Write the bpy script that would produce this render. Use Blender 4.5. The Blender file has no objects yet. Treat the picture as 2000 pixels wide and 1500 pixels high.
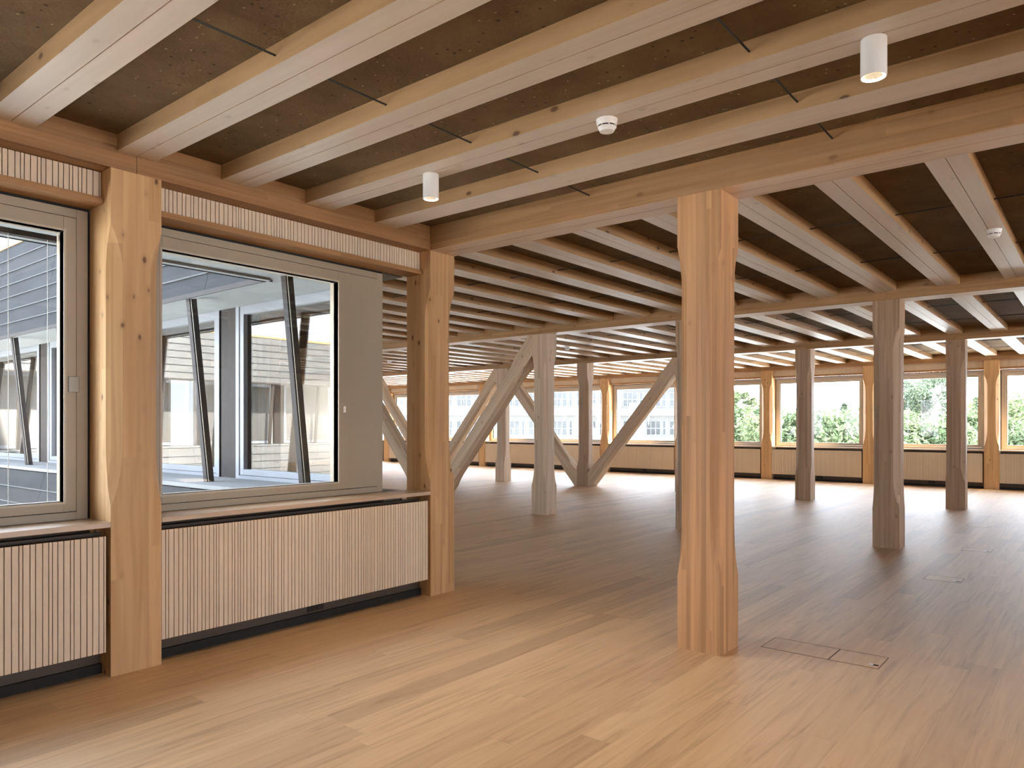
import bpy, bmesh, math, random
from mathutils import Vector, Matrix, noise
random.seed(7)
C = bpy.context.scene.collection
PI = math.pi
# ---------------------------------------------------------------- camera, world, sun, exposure
F, YH, TH, H = 1432.46, 831.55, math.radians(39.0193), 1.408
cam = bpy.data.cameras.new('camera'); co = bpy.data.objects.new('camera', cam); C.objects.link(co)
cam.sensor_width = 36; cam.lens = 36 * F / 2000; cam.shift_y = (YH - 750) / 2000
cam.clip_start = .05; cam.clip_end = 600
co.location = (0, 0, H); co.rotation_euler = (PI / 2, 0, TH - PI / 2)
bpy.context.scene.camera = co
vs = bpy.context.scene.view_settings
vs.view_transform = 'Standard'; vs.look = 'None'; vs.gamma = 1; vs.use_curve_mapping = False
vs.exposure = 0.36
SKY = 14.0
w = bpy.data.worlds.new('world'); bpy.context.scene.world = w; w.use_nodes = True
nt = w.node_tree; nt.nodes.clear()
o_ = nt.nodes.new('ShaderNodeOutputWorld'); bg = nt.nodes.new('ShaderNodeBackground')
tc = nt.nodes.new('ShaderNodeTexCoord'); sp = nt.nodes.new('ShaderNodeSeparateXYZ'); rp = nt.nodes.new('ShaderNodeValToRGB')
nt.links.new(tc.outputs['Generated'], sp.inputs[0]); nt.links.new(sp.outputs['Z'], rp.inputs[0])
rp.color_ramp.elements[0].position = 0; rp.color_ramp.elements[0].color = (.84, .92, 1.03, 1)
rp.color_ramp.elements[1].position = .8; rp.color_ramp.elements[1].color = (.68, .82, 1.05, 1)
nt.links.new(rp.outputs[0], bg.inputs[0]); bg.inputs[1].default_value = SKY
nt.links.new(bg.outputs[0], o_.inputs[0])
sun = bpy.data.lights.new('sun', 'SUN'); so = bpy.data.objects.new('sun', sun); C.objects.link(so)
sun.energy = 62; sun.angle = math.radians(1.5); sun.color = (1, .95, .87)
so.rotation_euler = Vector((-.30, 1.0, -1.25)).to_track_quat('-Z', 'Y').to_euler()
cy = bpy.context.scene.cycles
cy.max_bounces = 12; cy.diffuse_bounces = 7; cy.glossy_bounces = 4; cy.transparent_max_bounces = 24
cy.sample_clamp_indirect = 12; cy.use_denoising = True
cy.caustics_reflective = False; cy.caustics_refractive = False

# ---------------------------------------------------------------- grid of the building (metres)
U, V, W, S = 4.276, 1.831, .2845, 2.5       # column grid corner, column width, spacing
HB, HJ, HC = 2.856, 2.957, 3.05             # beam underside, joist underside, ceiling
V1 = V + S                                   # room face of the courtyard wall
UF = U + 15                                  # room face of the far window wall

# ---------------------------------------------------------------- helpers
class MB:
    def __init__(s): s.v = []; s.f = []; s.m = []
    def box(s, x0, x1, y0, y1, z0, z1, m=0, mb=None):
        n = len(s.v)
        s.v += [(x0,y0,z0),(x1,y0,z0),(x1,y1,z0),(x0,y1,z0),(x0,y0,z1),(x1,y0,z1),(x1,y1,z1),(x0,y1,z1)]
        s.f += [tuple(n+i for i in q) for q in ((0,3,2,1),(4,5,6,7),(0,1,5,4),(1,2,6,5),(2,3,7,6),(3,0,4,7))]
        s.m += [m if mb is None else mb] + [m] * 5
        return s
    def poly(s, pts, m=0):
        n = len(s.v); s.v += [tuple(p) for p in pts]; s.f.append(tuple(range(n, n+len(pts)))); s.m.append(m); return s
    def prism(s, prof, x0, x1, m=0):         # prof: (y,z) list, extruded along x
        n = len(s.v); k = len(prof)
        s.v += [(x0, y, z) for y, z in prof] + [(x1, y, z) for y, z in prof]
        for i in range(k):
            j = (i+1) % k; s.f.append((n+i, n+j, n+k+j, n+k+i)); s.m.append(m)
        s.f.append(tuple(n+i for i in reversed(range(k)))); s.f.append(tuple(n+k+i for i in range(k))); s.m += [m, m]
        return s
    def cyl(s, c, r0, r1, z0, z1, n=32, m=0, cap0=True, cap1=True):
        b = len(s.v)
        for r, z in ((r0, z0), (r1, z1)):
            for i in range(n):
                a = 2*PI*i/n; s.v.append((c[0]+r*math.cos(a), c[1]+r*math.sin(a), z))
        for i in range(n):
            j = (i+1) % n; s.f.append((b+i, b+j, b+n+j, b+n+i)); s.m.append(m)
        if cap0: s.f.append(tuple(b+i for i in reversed(range(n)))); s.m.append(m)
        if cap1: s.f.append(tuple(b+n+i for i in range(n))); s.m.append(m)
        return s
    def rod(s, a, b, r, n=8, m=0):
        a = Vector(a); b = Vector(b); d = (b-a).normalized(); q = d.to_track_quat('Z', 'Y'); k = len(s.v)
        for p in (a, b):
            for i in range(n):
                t = 2*PI*i/n; s.v.append(tuple(p + q @ Vector((r*math.cos(t), r*math.sin(t), 0))))
        for i in range(n):
            j = (i+1) % n; s.f.append((k+i, k+j, k+n+j, k+n+i)); s.m.append(m)
        s.f.append(tuple(k+i for i in reversed(range(n)))); s.f.append(tuple(k+n+i for i in range(n))); s.m += [m, m]
        return s
    def build(s, name, mats, parent=None, loc=(0,0,0), rz=0, bevel=0, smooth=False):
        me = bpy.data.meshes.new(name); me.from_pydata(s.v, [], s.f)
        if not isinstance(mats, (list, tuple)): mats = [mats]
        for m in mats: me.materials.append(m)
        me.polygons.foreach_set('material_index', s.m)
        me.update()
        o = bpy.data.objects.new(name, me); C.objects.link(o)
        o.location = loc; o.rotation_euler = (0, 0, rz)
        if parent: o.parent = parent
        if bevel:
            b = o.modifiers.new('bevel', 'BEVEL'); b.width = bevel; b.segments = 1; b.limit_method = 'ANGLE'
        if smooth:
            for p in me.polygons: p.use_smooth = True
            me.set_sharp_from_angle(angle=math.radians(35))
        return o
def tag(o, label=None, cat=None, group=None, kind=None):
    if label: o['label'] = label
    if cat: o['category'] = cat
    if group: o['group'] = group
    if kind: o['kind'] = kind
    return o
def empty(name, loc=(0,0,0), rz=0, **k):
    o = bpy.data.objects.new(name, None); C.objects.link(o); o.location = loc; o.rotation_euler = (0, 0, rz)
    o.empty_display_size = .1
    return tag(o, **k)
def copy_tree(o, parent=None):
    c = o.copy(); C.objects.link(c); c.parent = parent
    for ch in list(o.children): copy_tree(ch, c)
    return c

# ---------------------------------------------------------------- materials
def newmat(name):
    m = bpy.data.materials.new(name); m.use_nodes = True; t = m.node_tree; b = t.nodes['Principled BSDF']; return m, t, b
def N(t, kind, **k):
    n = t.nodes.new(kind)
    for a, v in k.items(): setattr(n, a, v)
    return n
def plain(name, col, rough=.6, metal=0, var=.06, scale=9, bump=0, spec=.5):
    m, t, b = newmat(name)
    no = N(t, 'ShaderNodeTexNoise'); no.inputs['Scale'].default_value = scale; no.inputs['Detail'].default_value = 5
    tc = N(t, 'ShaderNodeTexCoord'); t.links.new(tc.outputs['Object'], no.inputs['Vector'])
    mr = N(t, 'ShaderNodeMapRange'); mr.inputs['To Min'].default_value = 1-var*2; mr.inputs['To Max'].default_value = 1+var*2
    t.links.new(no.outputs['Fac'], mr.inputs['Value'])
    mx = N(t, 'ShaderNodeVectorMath', operation='SCALE'); mx.inputs[0].default_value = col[:3]
    t.links.new(mr.outputs[0], mx.inputs['Scale']); t.links.new(mx.outputs[0], b.inputs['Base Color'])
    b.inputs['Roughness'].default_value = rough; b.inputs['Metallic'].default_value = metal
    b.inputs['Specular IOR Level'].default_value = spec
    if bump:
        bp = N(t, 'ShaderNodeBump'); bp.inputs['Strength'].default_value = bump; bp.inputs['Distance'].default_value = .01
        t.links.new(no.outputs['Fac'], bp.inputs['Height']); t.links.new(bp.outputs[0], b.inputs['Normal'])
    return m
def mathn(t, op, a, b=None, c=None):
    n = N(t, 'ShaderNodeMath', operation=op)
    for i, v in enumerate((a, b, c)):
        if v is None: continue
        if isinstance(v, (int, float)): n.inputs[i].default_value = v
        else: t.links.new(v, n.inputs[i])
    return n.outputs[0]
def ramp(t, fac, stops):
    r = N(t, 'ShaderNodeValToRGB'); e = r.color_ramp.elements
    while len(e) < len(stops): e.new(.5)
    for i, (p, c) in enumerate(stops): e[i].position = p; e[i].color = (*c, 1) if len(c) == 3 else c
    t.links.new(fac, r.inputs[0]); return r.outputs[0]
def mixc(t, fac, a, b, mode='MIX'):
    n = N(t, 'ShaderNodeMix', data_type='RGBA', blend_type=mode)
    for sck, v in ((n.inputs[0], fac), (n.inputs[6], a), (n.inputs[7], b)):
        if isinstance(v, (int, float)): sck.default_value = v
        elif isinstance(v, tuple): sck.default_value = (*v, 1)
        else: t.links.new(v, sck)
    return n.outputs[2]
def wood(name, light, dark, axis='X', lw=.045, lvar=.22, piece=1.9, knots=.5, rough=.55, grain=22, contrast=1.0, spec=.35, perobj=True, ks=7.0):
    """timber with long grain, glued lamellas and knots; axis = direction of the grain in object space"""
    m, t, b = newmat(name)
    tc = N(t, 'ShaderNodeTexCoord'); sp = N(t, 'ShaderNodeSeparateXYZ'); t.links.new(tc.outputs['Object'], sp.inputs[0])
    oi = N(t, 'ShaderNodeObjectInfo'); rnd = mathn(t, 'MULTIPLY', oi.outputs['Random'], 37.0 if perobj else 0.0)
    ax = {'X': 0, 'Y': 1, 'Z': 2}[axis]; cr = [i for i in (0,1,2) if i != ax]
    A = mathn(t, 'ADD', sp.outputs[ax], rnd); c1 = mathn(t, 'ADD', sp.outputs[cr[0]], mathn(t, 'MULTIPLY', rnd, .13)); c2 = sp.outputs[cr[1]]
    l1 = mathn(t, 'FLOOR', mathn(t, 'ADD', mathn(t, 'DIVIDE', c1, lw), .37)); l2 = mathn(t, 'FLOOR', mathn(t, 'ADD', mathn(t, 'DIVIDE', c2, lw), .37))
    lam = mathn(t, 'ADD', mathn(t, 'MULTIPLY', l1, 7.13), mathn(t, 'MULTIPLY', l2, 3.71))
    pc = mathn(t, 'FLOOR', mathn(t, 'ADD', mathn(t, 'DIVIDE', A, piece), mathn(t, 'MULTIPLY', lam, .37)))
    wn = N(t, 'ShaderNodeTexWhiteNoise', noise_dimensions='3D'); cv = N(t, 'ShaderNodeCombineXYZ')
    t.links.new(lam, cv.inputs[0]); t.links.new(pc, cv.inputs[1]); t.links.new(rnd, cv.inputs[2]); t.links.new(cv.outputs[0], wn.inputs['Vector'])
    gv = N(t, 'ShaderNodeCombineXYZ')
    t.links.new(mathn(t, 'MULTIPLY', A, .8), gv.inputs[0])
    t.links.new(mathn(t, 'MULTIPLY_ADD', wn.outputs['Value'], 9.0, mathn(t, 'MULTIPLY', c1, grain)), gv.inputs[1]); t.links.new(mathn(t, 'MULTIPLY', c2, grain), gv.inputs[2])
    g = N(t, 'ShaderNodeTexNoise'); g.inputs['Scale'].default_value = 1.0; g.inputs['Detail'].default_value = 6; g.inputs['Distortion'].default_value = .6
    t.links.new(gv.outputs[0], g.inputs['Vector'])
    base = ramp(t, g.outputs['Fac'], [(.5-.22/contrast, dark), (.5+.16/contrast, light)])
    tint = mathn(t, 'MULTIPLY_ADD', wn.outputs['Value'], lvar, 1-lvar*.6)
    sc = N(t, 'ShaderNodeVectorMath', operation='SCALE'); t.links.new(base, sc.inputs[0]); t.links.new(tint, sc.inputs['Scale'])
    col = sc.outputs[0]
    if knots:
        kv = N(t, 'ShaderNodeCombineXYZ')
        t.links.new(mathn(t, 'MULTIPLY', A, ks*.55), kv.inputs[0]); t.links.new(mathn(t, 'MULTIPLY', c1, ks), kv.inputs[1]); t.links.new(mathn(t, 'MULTIPLY', c2, ks), kv.inputs[2])
        vo = N(t, 'ShaderNodeTexVoronoi'); vo.inputs['Scale'].default_value = 1.0; t.links.new(kv.outputs[0], vo.inputs['Vector'])
        big = mathn(t, 'MULTIPLY', vo.outputs['Distance'], 1.0)
        kf = ramp(t, big, [(.07, (1,1,1)), (.12, (0,0,0))])
        halo = ramp(t, big, [(.08, (1,1,1)), (.24, (0,0,0))])
        col = mixc(t, mathn(t, 'MULTIPLY', halo, .28*knots), col, tuple(d*.55 for d in dark))
        col = mixc(t, mathn(t, 'MULTIPLY', kf, .9*min(1,knots*1.4)), col, (dark[0]*.28, dark[1]*.2, dark[2]*.16))
    t.links.new(col, b.inputs['Base Color'])
    b.inputs['Roughness'].default_value = rough; b.inputs['Specular IOR Level'].default_value = spec
    bp = N(t, 'ShaderNodeBump'); bp.inputs['Strength'].default_value = .12; bp.inputs['Distance'].default_value = .002
    t.links.new(g.outputs['Fac'], bp.inputs['Height']); t.links.new(bp.outputs[0], b.inputs['Normal'])
    return m
def floor_mat():
    m, t, b = newmat('oak_floorboards')
    tc = N(t, 'ShaderNodeTexCoord'); sp = N(t, 'ShaderNodeSeparateXYZ'); t.links.new(tc.outputs['Object'], sp.inputs[0])
    BW, BL = .155, 2.5
    yy = mathn(t, 'DIVIDE', sp.outputs[1], BW); row = mathn(t, 'FLOOR', yy)
    w1 = N(t, 'ShaderNodeTexWhiteNoise', noise_dimensions='1D'); t.links.new(row, w1.inputs['W'])
    xx = mathn(t, 'ADD', mathn(t, 'DIVIDE', sp.outputs[0], BL), mathn(t, 'MULTIPLY', w1.outputs['Value'], 5.0))
    colm = mathn(t, 'FLOOR', xx)
    wn = N(t, 'ShaderNodeTexWhiteNoise', noise_dimensions='2D'); cv = N(t, 'ShaderNodeCombineXYZ')
    t.links.new(row, cv.inputs[0]); t.links.new(colm, cv.inputs[1]); t.links.new(cv.outputs[0], wn.inputs['Vector'])
    gv = N(t, 'ShaderNodeCombineXYZ')
    t.links.new(mathn(t, 'MULTIPLY_ADD', sp.outputs[0], 1.1, mathn(t, 'MULTIPLY', wn.outputs['Value'], 31.0)), gv.inputs[0])
    t.links.new(mathn(t, 'MULTIPLY', sp.outputs[1], 17.0), gv.inputs[1]); t.links.new(mathn(t, 'MULTIPLY', wn.outputs['Value'], 11.0), gv.inputs[2])
    g = N(t, 'ShaderNodeTexNoise'); g.inputs['Scale'].default_value = 1; g.inputs['Detail'].default_value = 7; g.inputs['Distortion'].default_value = 1.6
    t.links.new(gv.outputs[0], g.inputs['Vector'])
    base = ramp(t, g.outputs['Fac'], [(.28, (.45,.275,.135)), (.45, (.60,.385,.20)), (.66, (.67,.45,.245))])
    tone = ramp(t, wn.outputs['Value'], [(0, (.78,.75,.73)), (.2, (.90,.88,.87)), (.6, (1,.99,.97)), (1, (1.0,1.0,1.0))])
    col = mixc(t, 1.0, base, tone, 'MULTIPLY')
    fy = mathn(t, 'FRACT', yy); fx = mathn(t, 'FRACT', xx)
    ey = mathn(t, 'MINIMUM', fy, mathn(t, 'SUBTRACT', 1.0, fy)); ex = mathn(t, 'MINIMUM', fx, mathn(t, 'SUBTRACT', 1.0, fx))
    gap = mathn(t, 'MAXIMUM', mathn(t, 'LESS_THAN', ey, .006), mathn(t, 'LESS_THAN', ex, .0006))
    col = mixc(t, mathn(t, 'MULTIPLY', gap, .22), col, (.12,.07,.04))
    t.links.new(col, b.inputs['Base Color'])
    rg = mathn(t, 'MULTIPLY_ADD', g.outputs['Fac'], .2, .42); t.links.new(rg, b.inputs['Roughness'])
    b.inputs['Specular IOR Level'].default_value = .6; b.inputs['Coat Weight'].default_value = .38; b.inputs['Coat Roughness'].default_value = .68
    bp = N(t, 'ShaderNodeBump'); bp.inputs['Strength'].default_value = .1; bp.inputs['Distance'].default_value = .002
    t.links.new(g.outputs['Fac'], bp.inputs['Height']); t.links.new(bp.outputs[0], b.inputs['Normal'])
    return m
def clay_mat():
    m, t, b = newmat('brown_clay')
    tc = N(t, 'ShaderNodeTexCoord')
    n1 = N(t, 'ShaderNodeTexNoise'); n1.inputs['Scale'].default_value = 3; n1.inputs['Detail'].default_value = 8; n1.inputs['Roughness'].default_value = .7
    t.links.new(tc.outputs['Object'], n1.inputs['Vector'])
    col = ramp(t, n1.outputs['Fac'], [(.3, (.09,.054,.024)), (.7, (.165,.105,.05))])
    vo = N(t, 'ShaderNodeTexVoronoi'); vo.inputs['Scale'].default_value = 26; t.links.new(tc.outputs['Object'], vo.inputs['Vector'])
    sepc = N(t, 'ShaderNodeSeparateColor'); t.links.new(vo.outputs['Color'], sepc.inputs[0])
    spk = mathn(t, 'MULTIPLY', mathn(t, 'LESS_THAN', vo.outputs['Distance'], .14), mathn(t, 'GREATER_THAN', sepc.outputs[0], .78))
    col = mixc(t, mathn(t, 'MULTIPLY', spk, .6), col, (.42,.31,.17))
    spd = mathn(t, 'MULTIPLY', mathn(t, 'LESS_THAN', vo.outputs['Distance'], .22), mathn(t, 'LESS_THAN', sepc.outputs[0], .16))
    col = mixc(t, mathn(t, 'MULTIPLY', spd, .7), col, (.03,.018,.01))
    t.links.new(col, b.inputs['Base Color']); b.inputs['Roughness'].default_value = .95; b.inputs['Specular IOR Level'].default_value = .15
    n2 = N(t, 'ShaderNodeTexNoise'); n2.inputs['Scale'].default_value = 60; n2.inputs['Detail'].default_value = 6; t.links.new(tc.outputs['Object'], n2.inputs['Vector'])
    bp = N(t, 'ShaderNodeBump'); bp.inputs['Strength'].default_value = .6; bp.inputs['Distance'].default_value = .01
    t.links.new(n2.outputs['Fac'], bp.inputs['Height']); t.links.new(bp.outputs[0], b.inputs['Normal'])
    return m
def glass_mat(name, tint=(.95,.97,.96), refl=1.0, rough=0.0):
    m = bpy.data.materials.new(name); m.use_nodes = True; t = m.node_tree; t.nodes.clear()
    o = N(t, 'ShaderNodeOutputMaterial'); tr = N(t, 'ShaderNodeBsdfTransparent'); tr.inputs[0].default_value = (*tint, 1)
    gl = N(t, 'ShaderNodeBsdfGlossy'); gl.inputs['Roughness'].default_value = rough; gl.inputs[0].default_value = (1,1,1,1)
    fr = N(t, 'ShaderNodeFresnel'); ge = N(t, 'ShaderNodeNewGeometry')
    t.links.new(mathn(t, 'MULTIPLY_ADD', ge.outputs['Backfacing'], 1/1.5-1.5, 1.5), fr.inputs[0])
    fac = mathn(t, 'MULTIPLY', fr.outputs[0], refl)
    mx = N(t, 'ShaderNodeMixShader'); t.links.new(fac, mx.inputs[0]); t.links.new(tr.outputs[0], mx.inputs[1]); t.links.new(gl.outputs[0], mx.inputs[2])
    t.links.new(mx.outputs[0], o.inputs[0]); return m
def emit(name, col, s):
    m = bpy.data.materials.new(name); m.use_nodes = True; t = m.node_tree; t.nodes.clear()
    o = N(t, 'ShaderNodeOutputMaterial'); e = N(t, 'ShaderNodeEmission'); e.inputs[0].default_value = (*col, 1); e.inputs[1].default_value = s
    t.links.new(e.outputs[0], o.inputs[0]); return m
def shingle_mat(name, c0, c1):
    m, t, b = newmat(name)
    tc = N(t, 'ShaderNodeTexCoord'); n1 = N(t, 'ShaderNodeTexNoise'); n1.inputs['Scale'].default_value = 1.7; n1.inputs['Detail'].default_value = 7
    mp = N(t, 'ShaderNodeMapping'); mp.inputs['Scale'].default_value = (1, 3, 3); t.links.new(tc.outputs['Object'], mp.inputs[0]); t.links.new(mp.outputs[0], n1.inputs['Vector'])
    t.links.new(ramp(t, n1.outputs['Fac'], [(.3, c0), (.7, c1)]), b.inputs['Base Color']); b.inputs['Roughness'].default_value = .85; b.inputs['Specular IOR Level'].default_value = .15
    return m

EX = .60; GZ = -3.5
def ex(*c): return tuple(q*EX for q in c)
SPR_L, SPR_D = (.60,.375,.185), (.45,.255,.105)
M_post  = wood('spruce_post', SPR_L, SPR_D, 'Z', lw=.072, lvar=.14, knots=.95, grain=16, ks=9.5)
M_col   = wood('fir_column', (.52,.285,.135), (.37,.185,.075), 'Z', lw=.034, lvar=.26, piece=2.6, knots=.25, grain=26)
M_cold  = wood('brown_column', (.46,.315,.205), (.33,.205,.12), 'Z', lw=.034, lvar=.26, piece=2.6, knots=.25, grain=26)
M_colp  = wood('pale_column', (.62,.475,.345), (.48,.345,.235), 'Z', lw=.045, lvar=.2, piece=2.6, knots=.3, grain=22)
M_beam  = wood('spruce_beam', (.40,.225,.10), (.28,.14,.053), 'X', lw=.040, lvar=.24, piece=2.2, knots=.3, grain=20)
M_beam_shade = wood('shaded_facade_beam', (.35,.188,.078), (.25,.118,.043), 'X', lw=.040, lvar=.24, piece=2.2, knots=.3, grain=20)  # darker copy of the beam timber; shade on the wall beams is painted in
M_beamb = wood('lit_beam_underside', (.54,.38,.24), (.45,.30,.18), 'X', lw=.072, lvar=.12, knots=.2)  # paler than the beam sides: light from below put into the colour
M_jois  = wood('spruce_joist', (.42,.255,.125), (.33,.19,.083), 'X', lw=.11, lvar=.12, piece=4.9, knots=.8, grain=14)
M_joisb = wood('lit_joist_underside', (.58,.495,.405), (.51,.425,.335), 'X', lw=.11, lvar=.08, piece=4.9, knots=.2, grain=20)  # paler than the joist sides: daylight bounced upward is painted in
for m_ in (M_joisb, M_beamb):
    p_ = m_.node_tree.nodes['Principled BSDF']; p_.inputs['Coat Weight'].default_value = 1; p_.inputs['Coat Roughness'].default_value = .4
M_brace = wood('fir_brace', (.62,.475,.335), (.50,.36,.235), 'Z', lw=.05, lvar=.18, knots=.4, grain=22)
M_oak   = wood('oak_sill', (.46,.29,.15), (.33,.19,.085), 'X', lw=.12, lvar=.12, knots=0, grain=30, rough=.38, spec=.9)
M_oak.node_tree.nodes['Principled BSDF'].inputs['Coat Weight'].default_value = 1; M_oak.node_tree.nodes['Principled BSDF'].inputs['Coat Roughness'].default_value = .35
M_ledge = wood('spruce_ledge', (.38,.205,.085), (.28,.14,.052), 'X', lw=.2, lvar=.1, knots=.2)
M_slat  = plain('cream_slat', (.66,.53,.385), .6, var=.03, scale=3)
M_groov = plain('groove_brown', (.11,.06,.028), .8)
M_black = plain('black_gap', (.010,.0075,.006), .8)
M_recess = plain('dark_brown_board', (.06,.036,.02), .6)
M_frame = plain('greige_frame', (.33,.272,.195), .45, var=.01)
M_frame2 = plain('frame_edge', (.44,.37,.275), .4, var=.01)
M_white = plain('white_enamel', (.80,.79,.76), .35, var=.01)
M_alu   = plain('aluminium', (.75,.76,.77), .3, metal=.9, var=.02)
M_lock = plain('lock_grey', (.24,.22,.18), .4, metal=.3)
M_steel = plain('tie_rod_steel', (.012,.010,.009), .5)
M_floor = floor_mat(); M_clay = clay_mat()
M_glass = glass_mat('window_glass', (.93,.94,.935), .6); M_glass2 = glass_mat('courtyard_glass', (.74,.74,.72), 2.4)
M_wall  = plain('white_plaster', (.72,.68,.62), .9, var=.02)
M_shing = shingle_mat('slate_shingle', ex(.019,.0195,.0205), ex(.030,.0305,.032))
M_shingd = plain('shingle_shadow_gap', (.035,.037,.04), .8)
M_shing2 = shingle_mat('sunlit_shingle', ex(.125,.122,.116), ex(.165,.162,.156))  # lighter copy of the slate cladding, with the sunlight put into its colour
M_soff  = plain('white_soffit', ex(.36,.36,.345), .7, var=.02)
M_ledgx = plain('pale_concrete', ex(.20,.20,.195), .9, spec=.1, var=.05, scale=5)
M_dpost = plain('weathered_dark_post', (.035,.031,.029), .8, spec=.15, var=.12, scale=12)
M_wframe = plain('white_window_frame', ex(.30,.31,.33), .35, var=.01)
M_led = emit('lamp_glow', (1,.86,.66), 14)
M_grille = plain('lamp_grille', (.55,.5,.44), .4)

# ---------------------------------------------------------------- setting: floor, ceiling, plain hidden walls
XL, YR, YT = -5.9, V-5*S+.28, 24.4
f1 = MB().box(XL, UF+.32, YR, V1+.14, -.3, 0).build('floor', M_floor); tag(f1, kind='structure')
f2 = MB().box(U-.24, UF+.32, V1+.14, YT, -.3, 0).build('floor', M_floor); tag(f2, kind='structure')
c1_ = MB().box(XL, UF+.5, YR-.2, V1+.33, HC, HC+.35).build('ceiling', M_clay); tag(c1_, kind='structure')
c2_ = MB().box(U-.26, UF+.5, V1+.33, YT+.2, HC, HC+.35).build('ceiling', M_clay); tag(c2_, kind='structure')
def openwall(name, horizontal, a0, a1, p, q, zs=.86, zh=2.66, pw=.3):
    m = MB()
    def b(s0, s1, z0, z1):
        m.box(s0, s1, p, q, z0, z1) if horizontal else m.box(p, q, s0, s1, z0, z1)
    b(a0, a1, 0, zs); b(a0, a1, zh, HC)
    s = a0
    while s < a1: b(s, min(s+pw, a1), zs, zh); s += 2.5
    return tag(m.build(name, M_wall), kind='structure')
m = MB().box(-1.5, UF+.3, YR-.2, YR, 0, .86).box(-1.5, UF+.3, YR-.2, YR, 2.66, HC)
for a_, b_ in ((1.7, 2.0), (5.3, 7.1), (9.0, 9.62), (10.35, 14.8), (17.1, 19.6)): m.box(a_, b_, YR-.2, YR, .86, 2.66)
tag(m.build('wall_right', M_wall), kind='structure')
tag(MB().box(XL, -1.5, YR-.2, YR, 0, HC).build('wall_right', M_wall), kind='structure')
tag(MB().box(U-.3, UF+.3, YT, YT+.2, 0, HC).build('wall_end', M_wall), kind='structure')
tag(MB().box(XL-.2, XL, YR, V1+.3, 0, HC).build('wall_back', M_wall), kind='structure')

# ---------------------------------------------------------------- timber columns
def column_mesh(name, mat, zt=HB, c0=.065, za=.457, zb=2.54, ta=.34, tb=.27, w=W, rear=True):
    levels = [0, za]
    n = 9
    for i in range(1, n+1): levels.append(za + ta*i/n)
    for i in range(n, -1, -1): levels.append(zb - tb*i/n)
    levels.append(zt)
    v = []; f = []
    for z in levels:
        if z <= za or z >= zb: c = .0012
        elif z < za+ta: q = (z-za)/ta; c = max(.0012, c0*(1-(1-q)**2)**.9)
        elif z > zb-tb: q = (zb-z)/tb; c = max(.0012, c0*(1-(1-q)**2)**.9)
        else: c = c0
        k = c if rear else .0012
        v += [(c,0,z),(w-c,0,z),(w,c,z),(w,w-k,z),(w-k,w,z),(k,w,z),(0,w-k,z),(0,c,z)]
    for k in range(len(levels)-1):
        for i in range(8):
            j = (i+1) % 8; f.append((8*k+i, 8*k+j, 8*k+8+j, 8*k+8+i))
    f.append(tuple(reversed(range(8)))); m = 8*(len(levels)-1); f.append(tuple(m+i for i in range(8)))
    me = bpy.data.meshes.new(name); me.from_pydata(v, [], f); me.materials.append(mat); me.update()
    return me
ME_post = column_mesh('timber_post', M_post, rear=False, za=.95, ta=.36); ME_col = column_mesh('timber_column', M_col); ME_cold = column_mesh('timber_column', M_cold); ME_colp = column_mesh('timber_column', M_colp)
def column(me, x, y, label, group=None, name='timber_column'):
    o = bpy.data.objects.new(name, me); C.objects.link(o); o.location = (x, y, 0)
    if me is ME_post and x > U+1: o.location = (x, y+W, 0); o.rotation_euler = (0, 0, -PI/2)
    return tag(o, label, 'column', group)
G_c = 'free-standing timber columns'; G_p = 'timber posts between the far windows'; G_q = 'timber posts of the courtyard wall'
column(ME_post, U-S, V1, 'knotty spruce post standing between the two big courtyard windows', G_q, 'timber_post')
column(ME_post, U, V1, 'knotty spruce post at the right end of the slatted radiator cover, at the room corner', G_q, 'timber_post')
column(ME_col, U, V, 'largest free-standing timber column with carved corners, in the middle foreground', G_c)
column(ME_cold, U+5, V, 'dark brown timber column standing right of the big foreground column', G_c)
column(ME_cold, U+5, V+S, 'timber column mostly hidden behind the left edge of the foreground column', G_c)
column(ME_colp, U+5, V+2*S, 'pale timber column that the large slanting brace leans against', G_c)
column(ME_colp, U+5, V+3*S, 'timber column hidden behind the corner post, at the foot of the large brace', G_c)
column(ME_cold, U+10, V, 'timber column at the right, between the two rightmost window posts', G_c)
column(ME_cold, U+10, V+S, 'timber column just left of the second right window post, thin in the distance', G_c)
column(ME_colp, U+10, V+2*S, 'distant timber column at the top of the right arm of the V braces', G_c)
column(ME_cold, U+10, V+3*S, 'distant timber column standing in the middle of the V braces', G_c)
column(ME_colp, U+10, V+4*S, 'distant timber column seen between the large brace and the pale column', G_c)
column(ME_col, U+10, V+5*S, 'distant timber column hidden behind the corner post', G_c)
column(ME_colp, U+10, V+6*S, 'farthest thin column seen in the gap left of the corner post', G_c)
column(ME_col, U, V+2*S, 'timber column inside the courtyard windows, behind the white frame', G_c)
column(ME_col, U, V+3*S, 'timber column deeper inside the courtyard windows, behind the knotty post', G_c)
plab = ['spruce window post at the far wall nearest the right edge', 'spruce window post at the far wall just left of the dark brown column',
 'spruce window post at the far wall just right of the big foreground column', 'spruce window post hidden behind the foreground column',
 'spruce window post at the far wall, right of the V braces', 'spruce window post at the far wall, behind the left arm of the V braces',
 'spruce window post at the far wall, behind the large slanting brace', 'spruce window post at the far wall, hidden behind the corner post',
 'spruce window post at the far wall, leftmost one seen in the gap']
for k in range(9):
    column(ME_post, UF, V + k*S, plab[k], G_p, 'timber_post')
column(ME_post, UF, V - S, 'spruce window post at the far wall just beyond the right edge of the view', G_p, 'timber_post')

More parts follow.
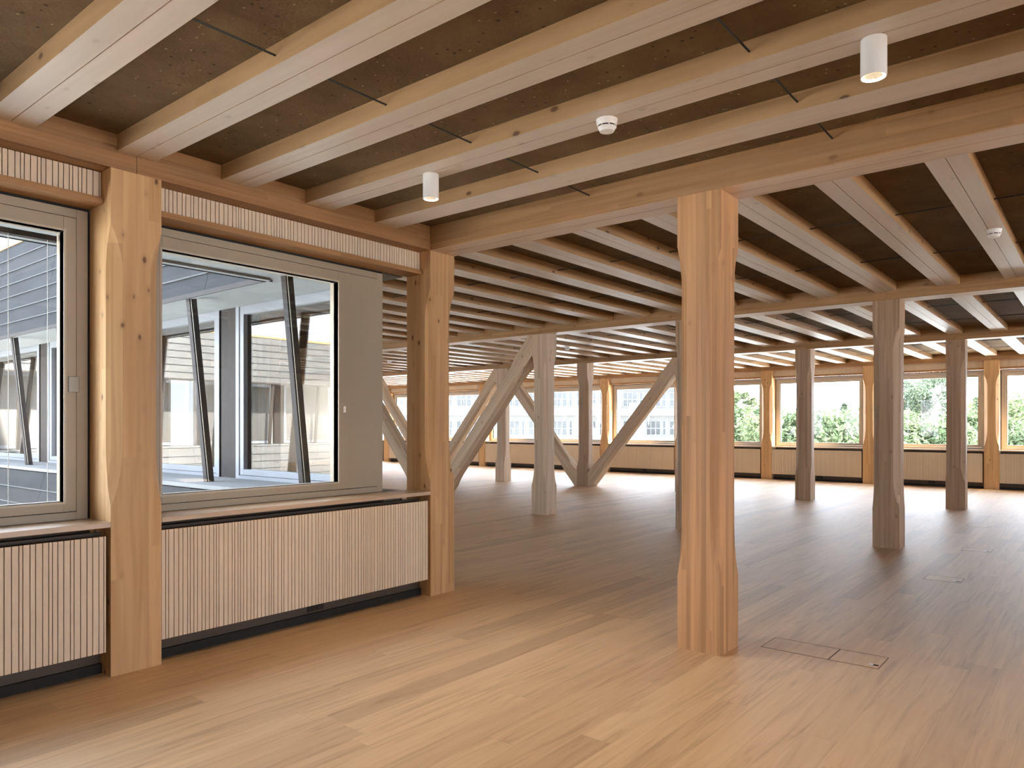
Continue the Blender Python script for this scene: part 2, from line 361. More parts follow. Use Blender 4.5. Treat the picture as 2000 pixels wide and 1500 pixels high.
# ---------------------------------------------------------------- beams and joists
def beam(name, x0, y0, length, rz, wdt, z0, z1, mats, label, cat, group=None, groove=True, bev=.003):
    """local x runs along the beam; underside takes the second material; a fine groove runs along its middle"""
    m = MB(); g = .0018
    if groove:
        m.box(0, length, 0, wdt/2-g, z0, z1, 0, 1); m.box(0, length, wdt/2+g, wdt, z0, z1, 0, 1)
    else: m.box(0, length, 0, wdt, z0, z1, 0, 1)
    o = m.build(name, mats, None, (x0, y0, 0), rz)
    return tag(o, label, cat, group)
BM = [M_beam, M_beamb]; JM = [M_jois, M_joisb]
def beamY(x, y0, y1, label, group='crossbeams carrying the joists'):      # beam running along Y, occupying x..x+W
    return beam('timber_beam', x+W, y0, y1-y0, PI/2, W, HB, HC+.02, BM, label, 'beam', group)
cm = V + W/2
e = .0015
beamY(U, cm-S, V1-e, 'long timber crossbeam resting on the big foreground column')
beamY(U, V1+W+e, cm+4*S, 'timber beam beyond the corner post, above the courtyard windows')
for j, nm in ((1, 'second'), (2, 'third')):
    base = [('right end', -2, 0), ('right part', 0, 2), ('left part', 2, 4), ('far left part', 4, 6 + (j-1)*2)]
    for t_, a, b_ in base:
        beamY(U+5*j, cm+a*S+e, cm+b_*S-e, f'{t_} of the {nm} timber crossbeam from the foreground')
for a in range(-2, 8, 2):
    t_ = {-2: 'rightmost length', 0: 'length right of the foreground column', 2: 'length above the V braces', 4: 'length above the large slanting brace', 6: 'leftmost length'}[a]
    beamY(UF, cm+a*S+e, cm+(a+2)*S-e, f'{t_} of the timber beam on top of the far windows', 'beams on the far window posts')
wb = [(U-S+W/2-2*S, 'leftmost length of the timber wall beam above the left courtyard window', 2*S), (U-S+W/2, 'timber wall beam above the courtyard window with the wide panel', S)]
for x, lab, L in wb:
    beam('timber_beam', x+e, V1, L-2*e if L > 3 else U-x-2*e, 0, W, HB, HC+.02, [M_beam_shade, M_beam_shade], lab, 'beam', 'wall beams of the courtyard side')
# near bay joists (run along Y)
njl = {-1: 'pale ceiling joist at the extreme upper left corner of the view, over the left window',
 0: 'pale ceiling joist landing directly on the knotty post between the courtyard windows',
 1: 'pale ceiling joist landing just right of the knotty post', 2: 'pale ceiling joist carrying the two white cylinder lamps',
 3: 'pale ceiling joist nearest to the long crossbeam on the foreground column', -2: 'ceiling joist left of the view, over the left courtyard window',
 -3: 'ceiling joist farther left of the view, over the left courtyard window', -4: 'ceiling joist behind the camera, one past the left window'}
for k in range(-4, 4):
    xc = U - S + W/2 + k*.625
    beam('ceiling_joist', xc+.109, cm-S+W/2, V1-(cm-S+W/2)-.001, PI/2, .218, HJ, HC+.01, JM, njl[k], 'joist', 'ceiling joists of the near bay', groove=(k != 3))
beam('timber_beam', XL, cm-S-W/2, U-XL, 0, W, HB, HC+.02, BM, 'timber beam at the right of the near bay, out of view', 'beam', 'crossbeams carrying the joists')
# far bays (joists run along X)
ordn = ['', 'first', 'second', 'third', 'fourth', 'fifth', 'sixth', 'seventh', 'eighth', 'ninth', 'tenth', 'eleventh', 'twelfth', 'thirteenth', 'fourteenth',
 'fifteenth', 'sixteenth', 'seventeenth', 'eighteenth', 'nineteenth', 'twentieth', 'twenty-first', 'twenty-second', 'twenty-third', 'twenty-fourth', 'twenty-fifth',
 'twenty-sixth', 'twenty-seventh', 'twenty-eighth', 'twenty-ninth', 'thirtieth', 'thirty-first', 'thirty-second', 'thirty-third', 'thirty-fourth', 'thirty-fifth', 'thirty-sixth']
bays = [(0, 'of the second bay', 14, 'ceiling joists of the second bay'), (1, 'of the third bay', 25, 'ceiling joists of the third bay'),
        (2, 'of the farthest bay', 35, 'ceiling joists of the farthest bay')]
for j, where, kmax, grp in bays:
    proto = None
    for k in range(-4, kmax):
        yc = cm + k*.625
        if k == 0: lab = f'pale ceiling joist {where}, in line with the foreground column'
        elif k > 0: lab = f'pale ceiling joist {where}, {ordn[k]} left of the foreground column line'
        else: lab = f'pale ceiling joist {where}, {ordn[-k]} right of the foreground column line'
        x0 = U + 5*j + W + .001
        if proto is None:
            proto = o = beam('ceiling_joist', x0, yc-.109, 5-W-.002, 0, .218, HJ, HC+.01, JM, lab, 'joist', grp)
        else:
            o = proto.copy(); C.objects.link(o); o.location = (x0, yc-.109, 0); o['label'] = lab
# tie rods
for i, yr in enumerate((2.776, 1.18)):
    o = MB().rod((XL+.5, yr, 3.0), (U-.002, yr, 3.0), .0048).build('tie_rod', M_steel)
    tag(o, ['thin black rod crossing the near joists, nearer the courtyard windows', 'thin black rod crossing the near joists, nearer the right, by the front lamp'][i], 'rod', 'thin black rods between the joists')
for j in range(3):
    for i in range(2):
        x = U + 5*j + W + 1.572*(i+1); y1 = cm + (10, 16, 22)[j]
        o = MB().rod((x, YR+.1, 3.0), (x, y1, 3.0), .0048).build('tie_rod', M_steel)
        tag(o, f"thin black rod crossing the joists {bays[j][1]}, {'nearer' if i == 0 else 'farther'} of the two", 'rod', 'thin black rods between the joists')

# ---------------------------------------------------------------- braces
def brace(x, yb, yt, label):
    """slanting strut in the plane x = const from the foot of the column at yb to the head of the column at yt (near-side faces)"""
    d = 1 if yt > yb else -1
    y0 = yb + (W if d > 0 else 0); y1 = yt + (0 if d > 0 else W)
    za, zb = .11, 2.74
    A = Vector((0, y0, za)); B = Vector((0, y1, zb)); L = (B-A).length; ax = (B-A).normalized(); sd = Vector((0, -ax.z, ax.y))
    wid, thk, ext = .265, .255, .5
    bm = bmesh.new(); rings = []
    lv = [(-ext, 0), (.42, 0)] + [(.42+.3*i/7, 1-(1-i/7)**2) for i in range(1, 8)] + [(L-.42-.3*i/7, 1-(1-i/7)**2) for i in range(7, 0, -1)] + [(L-.42, 0), (L+ext, 0)]
    for s_, q in lv:
        c = max(.0012, .055*q); P = A + ax*s_; r = []
        for a, b_ in ((c,0),(thk-c,0),(thk,c),(thk,wid-c),(thk-c,wid),(c,wid),(0,wid-c),(0,c)):
            r.append(bm.verts.new(P + Vector((a-thk/2, 0, 0)) + sd*(b_-wid/2)))
        rings.append(r)
    for r0, r1 in zip(rings, rings[1:]):
        for i in range(8): bm.faces.new((r0[i], r0[(i+1)%8], r1[(i+1)%8], r1[i]))
    bm.faces.new(rings[0][::-1]); bm.faces.new(rings[-1])
    for pc, pn in (((0, 0, .0), (0,0,-1)), ((0,0,HB), (0,0,1)), ((0,y0,0), (0,-d,0)), ((0,y1,0), (0,d,0))):
        g = bm.verts[:] + bm.edges[:] + bm.faces[:]
        res = bmesh.ops.bisect_plane(bm, geom=g, plane_co=pc, plane_no=pn, clear_outer=True)
        ed = [q for q in res['geom_cut'] if isinstance(q, bmesh.types.BMEdge)]
        try: bmesh.ops.holes_fill(bm, edges=ed, sides=0)
        except Exception: pass
    bmesh.ops.recalc_face_normals(bm, faces=bm.faces)
    # local frame: z along the brace
    R = Matrix(((1,0,0), (0, ax.z, -ax.y), (0, ax.y, ax.z)))   # rotates world into brace frame
    Mw = Matrix.Translation(A)
    rot = Matrix(((1,0,0,0), (0, sd.y, ax.y, 0), (0, sd.z, ax.z, 0), (0,0,0,1)))
    T = Matrix.Translation(Vector((x, A.y, A.z))) @ rot
    inv = (Matrix.Translation(Vector((0, A.y, A.z))) @ rot).inverted()
    bmesh.ops.transform(bm, matrix=inv, verts=bm.verts)
    me = bpy.data.meshes.new('timber_brace'); bm.to_mesh(me); bm.free(); me.materials.append(M_brace)
    o = bpy.data.objects.new('timber_brace', me); C.objects.link(o); o.matrix_world = T
    return tag(o, label, 'brace', 'slanting timber braces')
xb = U+5+W/2; xc = U+10+W/2
brace(xb, V+3*S, V+2*S, 'largest slanting brace, rising right to the head of the pale column')
brace(xb, V+3*S, V+4*S, 'nearer slanting brace in the gap left of the corner post, falling to the right')
brace(xc, V+3*S, V+2*S, 'right arm of the distant V, rising right in front of the far window')
brace(xc, V+3*S, V+4*S, 'left arm of the distant V, rising left behind the pale column')
brace(xc, V+5*S, V+4*S, 'distant slanting brace parallel to and behind the largest brace')
brace(xc, V+5*S, V+6*S, 'thinner distant brace in the gap left of the corner post, falling to the right')

# ---------------------------------------------------------------- window wall builder (local: x along, y outward, z up)
def slats(m, s0, s1, d0, d1, z0, z1, rs):
    r = random.Random(rs); s = s0
    m.box(s0, s1, d0+.012, d1, z0, z1, 1)
    while s < s1-.004:
        wd = r.choice((.013, .018, .021, .024, .028)); t = min(s+wd, s1)
        m.box(s, t, d0, d0+.012, z0, z1, 0); s = t + .0046
    return m
SEED = [0]
def facade_bay(org, rz, s0, s1, desc, glassm=None, gd=.32, inner=True, panel=0, lock=False, wide_right=0, n=[0], seen=True, groups='', frm=None, sockets=True):
    """one bay between posts: blind box, window, sill, radiator cover; s0,s1 = clear opening along the wall"""
    fm = frm or M_frame
    def B(m, name, mats, parent, **k): return m.build(name, mats, parent, **k)
    SEED[0] += 1; L = s1 - s0
    if inner:
        t = empty('slatted_pelmet', org, rz, label=f'cream slatted strip with wooden bottom board above {desc}', cat='pelmet', group='slatted strips above the windows' + groups)
        m = slats(MB(), s0+.004, s1-.004, .123, .16, 2.707, 2.852, SEED[0]); B(m, 'slatted_front', [M_slat, M_groov], t)
        B(MB().box(s0+.002, s1-.002, .089, .275, 2.667, 2.689).box(s0+.002, s1-.002, .103, .125, 2.689, 2.707), 'bottom_board', M_ledge, t)
        t = empty('radiator_cover', org, rz, label=f'cream slatted radiator cover under {desc}', cat='radiator cover', group='slatted radiator covers' + groups)
        m = slats(MB(), s0+.005, s1-.022, .008, .030, .143, .790, SEED[0]+50); B(m, 'slatted_front', [M_slat, M_groov], t)
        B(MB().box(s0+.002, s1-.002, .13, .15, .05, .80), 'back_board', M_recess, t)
        B(MB().box(s0+.002, s1-.002, .11, .125, .0, .055), 'skirting', M_black, t)
        if sockets:
            sc = s0 + L*.5
            for q in (0, .075):
                f = B(MB().box(sc+q, sc+q+.062, .122, .129, .068, .13), 'power_socket', M_black, t)
        B(MB().box(s0+.002, s1-.002, .031, .129, .05, .06), 'floor_grille', M_black, t) if False else None
        t = MB().box(s0+.001, s1-.001, -.002, gd-.05, .838, .868).build('window_sill', M_oak, None, org, rz, bevel=.002)
        tag(t, f'brown oak window sill board under {desc}', 'window sill', 'oak window sills' + groups)
        # backing blocks behind the cover (opaque wall)
    n[0] += 1
    wn = empty(f'window_{n[0]}', org, rz, kind='structure')
    wn['label'] = desc
    a, b = s0+.014, s1-.014
    if wide_right: b = s1 - .014 + wide_right[0]
    g0, g1 = a+.115, b-.130
    if wide_right: g1 = wide_right[1]; 
    fo, fi = gd-.045, gd+.06                # frame depth
    za, zb, ga, gb = .869, 2.652, .975, 2.515
    B(MB().box(a, a+.06, fo, fi, za, zb).box(b-.06, b, fo, fi, za, zb).box(a+.06, b-.06, fo, fi, za, za+.045).box(a+.06, b-.06, fo, fi, zb-.05, zb), 'window_frame', fm, wn, bevel=.0015)
    si, so = fo-.008, gd+.05
    q0, q1 = a+.062, (b-.062)
    k0, k1, l0, l1 = q0+.002, q1-.002, za+.049, zb-.054
    m = MB().box(k0, g0, si, so, l0, l1).box(g1, k1, si, so, l0, l1).box(g0, g1, si, so, l0, ga).box(g0, g1, si, so, gb, l1)
    B(m, 'sash', fm, wn, bevel=.0015)
    # thin bright glazing bead
    m = MB(); tb = .012
    m.box(g0-tb, g0, si-.004, gd, ga-tb, gb+tb).box(g1, g1+tb, si-.004, gd, ga-tb, gb+tb).box(g0, g1, si-.004, gd, ga-tb, ga).box(g0, g1, si-.004, gd, gb, gb+tb)
    B(m, 'glazing_bead', M_frame2, wn)
    B(MB().box(g0, g1, gd, gd+.006, ga, gb), 'glass_pane', glassm or M_glass, wn)
    B(MB().box(a-(.035 if gd < .4 else .001), a, .286 if gd < .4 else fo+.01, fi, za, zb+.002).box(b, b+(.035 if not wide_right and gd < .4 else .001), .286 if gd < .4 else fo+.01, fi, za, zb).box(a-.013, b+(.013 if not wide_right else 0), fo+.01, fi, zb, 2.667), 'shadow_gap', M_black, wn)
    if lock:
        B(MB().box(q1-.045, q1+.012, si-.006, si, 1.60, 1.69), 'lock_plate', M_lock, wn, bevel=.002)
    return wn
O1 = (U, V1, 0)
w0 = facade_bay(O1, 0, -2*S+W, -S, 'the left courtyard window', lock=True, sockets=False, groups='')
w1 = facade_bay(O1, 0, -S+W, 0, 'the wide courtyard window with the grey panel', wide_right=(-.262, 3.548-U))
facade_bay(O1, 0, -3*S+W, -2*S, 'a courtyard window left of the view', sockets=False)
# blind cords and rail inside the glass of window 0, vent latch on the panel of window 1
gy = .345
for x in (1.385, 1.577):
    MB().rod((x-U, gy, .975), (x-U, gy, 2.5), .002).build('blind_cord', M_white, w0)
MB().box(-2*S+W+.14, 1.62-U, gy-.012, gy+.012, 2.462, 2.492).build('blind_rail', M_dpost, w0)
lt = MB()
lt.box(-.012, .012, 0, .012, -.024, .024); lt.rod((0, -.001, 0), (0, .0, 0), .0075, 16)
la = lt.build('vent_latch', M_white, w1, bevel=.003); la.location = (3.60-U, .255, 1.535)
# far wall
O2 = (UF, V+W, 0); R2 = -PI/2
fl = ['the far window at the right edge', 'the far window between the two right posts', 'the far window right of the foreground column', 'the far window behind the foreground column',
      'the far window behind the right brace arm', 'the far window behind the V braces', 'the far window behind the large brace', 'the far window behind the corner post', 'the leftmost far window']
M_framef = plain('grey_far_frame', (.50,.46,.40), .45, var=.01)
# sequence from the right (s grows to the right): bay k lies between posts at Y=V+kS and V+(k-1)S
for k in range(0, 9):
    s0 = -k*S + W; s1 = -(k-1)*S
    facade_bay(O2, R2, s0, s1, fl[k], frm=M_framef)
# opaque wall bands (below sill and above head), outer lining
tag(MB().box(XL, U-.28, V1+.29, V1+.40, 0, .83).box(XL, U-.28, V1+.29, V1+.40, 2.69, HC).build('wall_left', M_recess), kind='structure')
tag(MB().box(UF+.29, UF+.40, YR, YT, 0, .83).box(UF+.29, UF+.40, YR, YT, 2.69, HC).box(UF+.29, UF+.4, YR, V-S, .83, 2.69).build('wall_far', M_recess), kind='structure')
# posts' outer faces at the courtyard wall
# facade of the wing beyond the courtyard corner (faces the courtyard)
O3 = (U+W, V1, 0); R3 = PI/2; GD3 = U+W-4.03
dn = ['the window of the opposite wing nearest the corner', 'the second window of the wing across the courtyard', 'the third window of the wing across the courtyard', 'the window of the wing seen through the left pane',
      'the fifth window of the wing across the courtyard', 'the last window of the wing across the courtyard']
for k in range(0, 6):
    a0 = k*S + (W if k else .39) - .03; a1 = (k+1)*S - .03
    facade_bay(O3, R3, a0, a1, dn[k], glassm=M_glass2, gd=GD3, inner=False, frm=M_wframe)
tag(MB().box(4.06, U-.01, V1+.33, YT, 0, .86).box(4.03, U-.01, V1+.33, YT, 2.67, HC).build('wall_courtyard', M_soff), kind='structure')

# ---------------------------------------------------------------- exterior skins around the courtyard
def cladding(m, s0, s1, prof, rows, lapd=.022, seed=1, joint=True):
    """lapped shingle boards on a leaning plane; prof = (d0,z0,d1,z1) bottom to top in local outward/height; outward = +y"""
    d0, z0, d1, z1 = prof; r = random.Random(seed)
    for i in range(rows):
        ta, tb = i/rows, (i+1)/rows
        da, db = d0+(d1-d0)*ta, d0+(d1-d0)*tb; a, b = z0+(z1-z0)*ta, z0+(z1-z0)*tb
        off = (i % 2)*0.0 + i*.0
        s = s0 - r.random()*.2 + off
        cut = [s0]; q = s0 + .95 + (i % 2)*0
        while q < s1: cut.append(q); q += 1.9
        cut.append(s1)
        for x, y in zip(cut, cut[1:]):
            m.prism([(da-.01, a), (da+lapd, a), (db+.004, b+.004), (db-.02, b+.004)], x+.0025, y-.0025, 0)
        m.prism([(da-.03, a-.014), (da+lapd*.9, a-.014), (da+lapd*.9, a+.004), (da-.03, a+.004)], s0, s1, 1)
    return m
def ext_skin(org, rz, s0, s1, edge, gd, name, label, posts, struts, cl=M_shing, upper=True, lower=True, cs0=None):
    """edge = outward distance of soffit/ledge lip, gd = outward distance of the glass"""
    t = empty(name, org, rz, label=label, cat='facade')
    cs0 = s0 if cs0 is None else cs0
    m = cladding(MB(), cs0, s1, (edge, 2.60, edge-.16, 3.88), 7, seed=3); m.build('upper_cladding', [cl, M_shingd], t)
    MB().box(s0, s1, gd+.06, edge, 2.595, 2.625).box(cs0, s1, edge-.05, edge+.012, 2.575, 2.597).build('soffit', M_soff, t)
    MB().box(cs0, s1, edge+.012, edge+.026, 2.570, 2.612).build('drip_edge', M_dpost, t)
    MB().box(s0, s1, gd+.02, edge+.01, .845, .882).build('ledge', M_ledgx, t)
    if lower:
        m = cladding(MB(), cs0, s1, (edge+.45, -1.3, edge+.0, .83), 11, seed=5); m.build('lower_cladding', [cl, M_shingd], t)
        MB().box(s0, s1, gd+.06, edge-.04, GZ, .83).build('lower_wall', M_shingd, t)
    if upper:
        MB().box(s0, s1, edge-.75, edge-.14, 3.88, 3.93).build('upper_ledge', M_ledge, t)
        MB().box(s0, s1, edge-.64, edge-.60, 3.93, 5.6).build('upper_window_band', M_wframe, t)
        MB().box(s0, s1, edge-.8, edge-.3, 5.6, 5.9).build('roof_edge', M_soff, t)
    for s in posts:
        MB().box(s, s+W, gd+.012, gd+.045, .86, 2.64).build('outer_post', M_dpost, t)
    for s in struts:
        m = MB(); wd = .030
        top = (edge-.04, 2.60); bot = (edge-.215, .88)
        m.prism([(bot[0]-.036, bot[1]), (bot[0]+.036, bot[1]), (top[0]+.036, top[1]), (top[0]-.036, top[1])], s-wd, s+wd, 0)
        o = m.build('leaning_strut', M_dpost, t)
        MB().rod((s-wd-.004, bot[0]+.02, bot[1]), (s-wd-.004, top[0]+.02, top[1]), .004).build('strut_rail', M_lock, o)
    return t
ext_skin(O3, R3, .36, 13.5, U+W-3.36, GD3, 'courtyard_wing', 'slate-clad wing across the courtyard with leaning struts, seen through both left windows',
         [k*S-.03 for k in range(1, 6)], [5.057-V1, 6.575-V1, 8.13-V1, 9.69-V1, 11.257-V1, 12.8-V1, 14.4-V1, 16.0-V1, 17.5-V1], cs0=.94)
ext_skin(O1, 0, XL-U, 3.36-U+.0, 5.27-V1, .32, 'courtyard_facade', 'outer cladding and white soffit just outside the near courtyard windows',
         [], [-.15-U, -1.7-U], upper=True)
# opposite side of the courtyard (seen mirrored in the panes)
O4 = (3.3, 18.9, 0); R4 = PI
t4 = ext_skin(O4, R4, 0, 16, .64, 0.0, 'opposite_facade', 'sunlit cladding on the opposite side of the courtyard, seen as a reflection in the panes',
         [k*S for k in range(0, 7)], [.9+1.55*k for k in range(0, 10)], cl=M_shing2)
M_blind = plain('pale_blind', ex(.11,.105,.097), .8, var=.03)
M_dark = plain('dark_interior', (.10,.09,.08), .6)
for k in range(6):
    f = MB().box(k*S+W+.06, k*S+S-.06, -.04, .02, .9, 2.6).build('window_frame', M_wframe, t4)
    MB().box(k*S+W+.14, k*S+S-.14, .0, .024, .98, 2.52).build('pane', M_blind if k % 3 else M_dark, f)
MB().box(0, 16, -.5, -.05, GZ, 6).build('back_wall', M_soff, t4)
tag(MB().box(-60, 140, -80, 140, -3.7, GZ).build('ground', plain('bounce_ground', (.72,.72,.69), .9, var=.04, scale=.3)), 'pale sunlit ground below outside the far windows', 'ground')  # ground out of view, set high and whitened to bounce daylight onto ceilings

# ---------------------------------------------------------------- lamps and detectors
def cyl_lamp(x, y, label, e=50):
    t = empty('ceiling_lamp', (x, y, HJ), 0, label=label, cat='lamp', group='white cylinder lamps under the joists')
    m = MB().cyl((0,0), .049, .049, -.152, -.001, 48, cap0=False)
    m.cyl((0,0), .045, .045, -.152, -.10, 48, cap0=False, cap1=False)
    b = len(m.v)
    # rim ring
    for i in range(48):
        a = 2*PI*i/48
        m.v += [(.049*math.cos(a), .049*math.sin(a), -.152), (.045*math.cos(a), .045*math.sin(a), -.152)]
    for i in range(48):
        j = (i+1) % 48; m.f.append((b+2*i, b+2*i+1, b+2*j+1, b+2*j)); m.m.append(0)
    m.build('lamp_housing', M_white, t, smooth=True)
    MB().cyl((0,0), .0445, .0445, -.140, -.137, 48).build('light_disc', M_led, t)
    g = MB()
    for i in range(-6, 7):
        hw = math.sqrt(max(0, .034**2-(i*.0055)**2))
        if hw > .004:
            g.box(-hw, hw, i*.0055-.0009, i*.0055+.0009, -.146, -.142); g.box(i*.0055-.0009, i*.0055+.0009, -hw, hw, -.146, -.142)
    g.build('grille', M_grille, t)
    l = bpy.data.lights.new('lamp_light', 'SPOT'); l.energy = e; l.color = (1,.72,.43); l.spot_size = math.radians(112); l.spot_blend = .9; l.shadow_soft_size = .04
    lo = bpy.data.objects.new('lamp_light', l); C.objects.link(lo); lo.parent = t; lo.location = (0,0,-.165)
    return t
XLMP = U - S + W/2 + 2*.625 + .03
cyl_lamp(XLMP, .725, 'larger white cylinder lamp near the upper right, hanging under a joist')
cyl_lamp(XLMP, 3.235, 'smaller white cylinder lamp near the courtyard window, hanging under a joist')
for x, y, nm in ((XLMP-S, .725, 'above the camera'),):
    cyl_lamp(x, y, f'white cylinder lamp {nm}')
def detector(x, y, label, clear=False):
    t = empty('smoke_detector', (x, y, HJ), 0, label=label, cat='smoke detector', group='round smoke detectors on the joists'); t.scale = (1.2, 1.2, 1.15)
    MB().cyl((0,0), .043, .046, -.018, -.0005, 40).cyl((0,0), .040, .043, -.028, -.018, 40).build('base', M_white, t, smooth=True)
    MB().cyl((0,0), .037, .037, -.034, -.028, 40).build('slot_ring', M_black if not clear else M_groov, t)
    m = MB().cyl((0,0), .030, .039, -.052, -.034, 40); m.cyl((0,0), .020, .030, -.056, -.052, 40)
    for i in range(8):
        a = 2*PI*i/8; m.rod((.038*math.cos(a), .038*math.sin(a), -.036), (.039*math.cos(a), .039*math.sin(a), -.026), .003)
    m.build('cap', M_white, t, smooth=True)
    return t
detector(XLMP-.01, 1.965, 'round white smoke detector on the joist between the two cylinder lamps')
detector(6.90, .69, 'round white smoke detector on a joist at the right edge, in the second bay')
detector(11.87, cm+10*.625, 'tiny smoke detector on a distant joist right of the pale column')
detector(11.70, cm+18*.625, 'tiny smoke detector on a distant joist left of the corner post')

# ---------------------------------------------------------------- floor hatches
M_seam = plain('dark_seam', (.05,.03,.018), .7)
def hatch(x0, x1, y0, y1, label, catch=True, faint=False):
    t = empty('floor_hatch', (x0, y0, 0), 0, label=label, cat='floor hatch', group='hatches let into the floorboards')
    a, b = x1-x0, y1-y0; q = .0016 if faint else .002
    MB().box(0, a, 0, b, .0, .0006).build('hatch_lid', M_floor, t).location = (0,0,0)
    z = .0010
    MB().box(-q, q, 0, b, 0, z).box(a-q, a+q, 0, b, 0, z).box(0, a, -q, q, 0, z).box(0, a, b-q, b+q, 0, z).build('seam', M_seam, t)
    if catch:
        c = MB().box(.05, .075, .012, .040, .0006, .0016).build('catch', M_black, t)
        MB().box(.05, .075, .040, .062, .0006, .003).build('catch_tab', M_alu, t)
    return t
hatch(4.631, 4.893, 1.303, 1.708, 'square floor hatch beside the base of the foreground column', catch=False)
hatch(4.631, 4.893, 1.026, 1.300, 'floor hatch with metal catch right of the foreground column base')
hatch(7.622, 7.863, 1.015, 1.308, 'floor hatch with metal catch in the open floor right of the dark brown column')
hatch(9.66, 9.90, 1.0, 1.28, 'small distant floor hatch with metal catch near the right edge', faint=True)
hatch(12.06, 12.30, 1.25, 1.53, 'smallest most distant floor hatch near the right edge', faint=True)

# ---------------------------------------------------------------- trees and building beyond the far windows
def at_px(x, Z, z=0):
    c, s = math.cos(TH), math.sin(TH); X = (x-1000)/F*Z
    return Vector((Z*c + X*s, Z*s - X*c, z))
def leaf_mat(name, col, col2):
    m = bpy.data.materials.new(name); m.use_nodes = True; t = m.node_tree; t.nodes.clear()
    o = N(t, 'ShaderNodeOutputMaterial'); d = N(t, 'ShaderNodeBsdfDiffuse'); tl = N(t, 'ShaderNodeBsdfTranslucent'); mx = N(t, 'ShaderNodeMixShader'); mx.inputs[0].default_value = .5
    geo = N(t, 'ShaderNodeNewGeometry'); c = ramp(t, geo.outputs['Random Per Island'], [(0, col), (1, col2)])
    t.links.new(c, d.inputs[0]); t.links.new(c, tl.inputs[0]); t.links.new(d.outputs[0], mx.inputs[1]); t.links.new(tl.outputs[0], mx.inputs[2]); t.links.new(mx.outputs[0], o.inputs[0])
    return m
ML = [leaf_mat('leaf_green', ex(.11,.155,.075), ex(.24,.29,.17)), leaf_mat('leaf_yellow_green', ex(.15,.19,.09), ex(.27,.31,.18)), leaf_mat('leaf_blue_green', ex(.13,.17,.115), ex(.22,.26,.18))]
M_bark = plain('bark', (.12,.09,.06), .9, var=.15, scale=6)
def tree(px, Z, topy, rad, kind, label, sparse=1.0, shape='round', n=5200, leaf=.2):
    r = random.Random(int(px*7+Z)); top = H + (YH-topy)/F*Z
    p = at_px(px, Z, GZ); t = empty('tree', p, 0, label=label, cat='tree', group='trees beyond the far windows')
    Ht = top - GZ; blobs = []
    nb = 26 if shape == 'round' else 70 if shape == 'cone' else 120
    for i in range(nb):
        h = r.uniform(.30, 1.0) if shape != 'cone' else r.uniform(.25, 1)
        if shape == 'round': prof = math.sqrt(max(.05, 1-((h-.62)/.44)**2))
        elif shape == 'cone': prof = (1.02-h)*1.2
        else: prof = .7*math.sqrt(max(.05, 1-((h-.6)/.46)**2))+.2
        a = r.random()*2*PI; q = rad*prof*math.sqrt(r.random())*.85
        br = rad*(.30 if shape == 'round' else .15)*r.uniform(.7, 1.2)
        if shape == 'cone': br = rad*.30*prof+.12
        zc = min(h*Ht, Ht-br)
        blobs.append((q*math.cos(a), q*math.sin(a), zc, br))
    v = []; f = []
    for i in range(int(n*sparse)):
        bx, by, bz, br = r.choice(blobs)
        d = Vector((r.gauss(0,1), r.gauss(0,1), r.gauss(0,1))).normalized(); rr = br*(r.random()**.35)
        c = Vector((bx,by,bz)) + d*rr
        nrm = (d + Vector((r.gauss(0,.6), r.gauss(0,.6), r.gauss(0,.6)+.4))).normalized(); tg = nrm.orthogonal().normalized()
        ang = r.random()*6.28; tg = Matrix.Rotation(ang, 3, nrm) @ tg; bt = nrm.cross(tg); s = leaf*r.uniform(.6, 1.2)
        k = len(v); v += [tuple(c-tg*s), tuple(c+bt*s*.45+nrm*s*.1), tuple(c+tg*s), tuple(c-bt*s*.45+nrm*s*.1)]; f.append((k,k+1,k+2,k+3))
    me = bpy.data.meshes.new('foliage'); me.from_pydata(v, [], f); me.materials.append(ML[kind]); o = bpy.data.objects.new('foliage', me); C.objects.link(o); o.parent = t
    m = MB().cyl((0,0), .22, .07, 0, Ht*.85, 10)
    for i in range(9):
        b = blobs[i*2]; m.rod((0,0,b[2]*.6), (b[0], b[1], b[2]), .04, 6)
    m.build('trunk', M_bark, t)
    return t
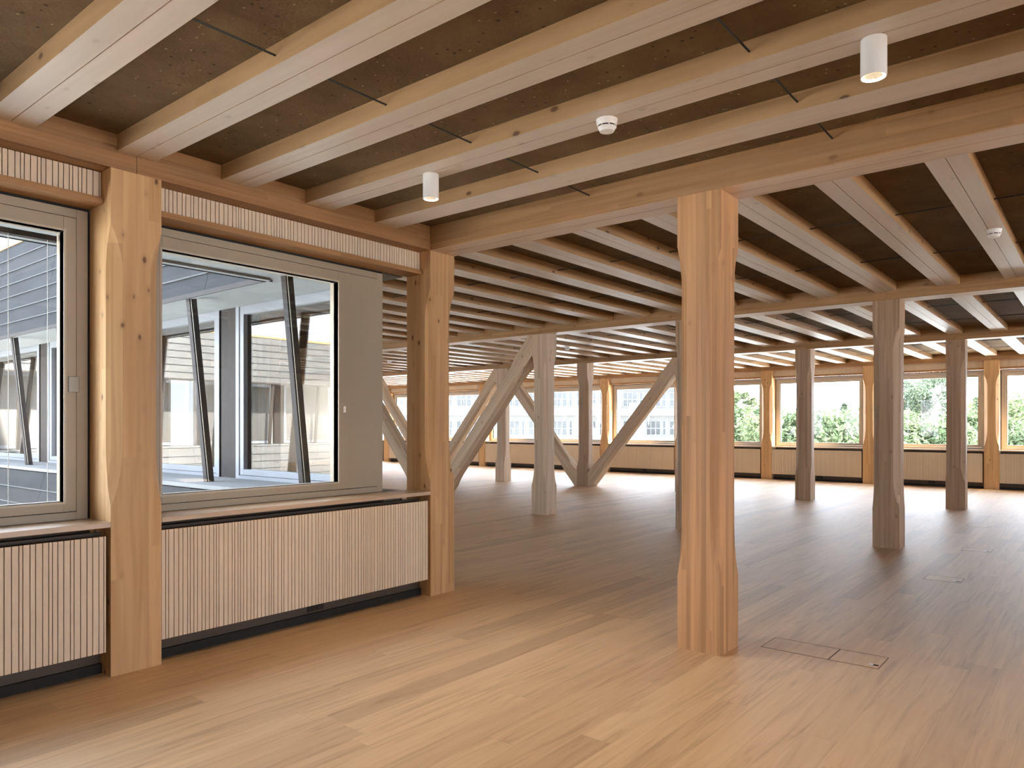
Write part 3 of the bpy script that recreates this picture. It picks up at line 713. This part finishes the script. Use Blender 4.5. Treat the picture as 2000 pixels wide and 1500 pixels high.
TR = [(1446,50,786,4.2,0,'green tree seen in the far window just right of the foreground column','round'),
 (1428,62,762,3.0,1,'taller tree at the left of the far window right of the foreground column','tall'),
 (1495,56,800,3.5,1,'tree partly behind the spruce post right of the foreground column','round'),
 (1540,46,806,3.4,1,'yellow-green tree in the narrow glass left of the distant column','round'),
 (1612,44,792,3.6,0,'round green tree in the middle of the wide far window','round'),
 (1650,60,788,2.2,2,'slim tree peaking behind the round green tree','cone'),
 (1672,47,806,3.0,1,'yellow-green tree at the right of the wide far window','round'),
 (1730,50,800,4.0,0,'tree hidden behind the dark brown column','round'),
 (1803,58,722,4.4,2,'tall loose-crowned tree rising above all the others','tall'),
 (1775,44,822,2.8,1,'low bushy tree at the foot of the tall loose tree','round'),
 (1835,42,826,2.8,0,'low green tree right of the foot of the tall loose tree','round'),
 (1906,66,774,2.0,2,'pointed dark conifer beside the rightmost spruce post','cone'),
 (1900,45,806,3.0,0,'green tree below the pointed conifer','round'),
 (1992,48,760,4.6,1,'large tree at the extreme right edge','round'),
 (1960,42,815,2.8,0,'low green tree at the foot of the large right edge tree','round'),
 (2080,50,770,4.5,0,'green tree just beyond the right edge of the view','round'),
 (1375,60,790,4.0,0,'green tree behind the foreground column beside the white building','round')]
for px, Z, ty, rad, kd, lab, shp in TR:
    tree(px, Z, ty, rad, kd, lab, shape=shp, sparse=(1.3 if shp == 'round' else 1.2 if shp == 'cone' else 2.4), leaf=.15 if shp != 'round' else .2)
# white building
Zb = 75.0
o0 = at_px(690, Zb, 0); o1 = at_px(1365, Zb+3, 0); dv = o1-o0; Lb = dv.length; ang = math.atan2(dv.y, dv.x)
tb = empty('white_building', (o0.x, o0.y, 0), ang, label='long white building with rows of windows, seen through the far left windows', cat='building')
M_bw = plain('white_render', ex(.14,.137,.133), .8, var=.02, scale=2); M_bg = plain('building_glass', ex(.055,.058,.06), .2, var=.2, scale=.7)
MB().box(0, Lb, 0, 10, GZ, 11).build('wall', M_bw, tb)
for fl_ in range(-1, 4):
    zf = .40 + 3.0*fl_
    MB().box(0, Lb, -.9, 0, zf-.55+3-.35, zf-.55+3-.2).build('balcony_slab', M_bw, tb)
    if 0 <= fl_ <= 1:
        nW = int(Lb/2.5)
        for i in range(nW):
            x = .5 + i*2.5
            f = MB().box(x, x+1.55, -.06, .0, zf, zf+1.55).box(x+1.8, x+2.1, -.06, 0, zf, zf+1.55).build('window', M_wframe, tb)
            MB().box(x+.06, x+.48, -.08, -.05, zf+.06, zf+1.5).box(x+.54, x+1.0, -.08, -.05, zf+.06, zf+1.5).box(x+1.06, x+1.5, -.08, -.05, zf+.06, zf+1.5).box(x+1.83, x+2.07, -.08, -.05, zf+.06, zf+1.5).build('pane', M_bg, f)
        m = MB(); m.box(0, Lb, -.93, -.90, zf+.72, zf+.76)
        for i in range(int(Lb/1.25)): m.box(i*1.25, i*1.25+.03, -.93, -.9, zf-.2, zf+.76)
        m.build('railing', M_wframe, tb)
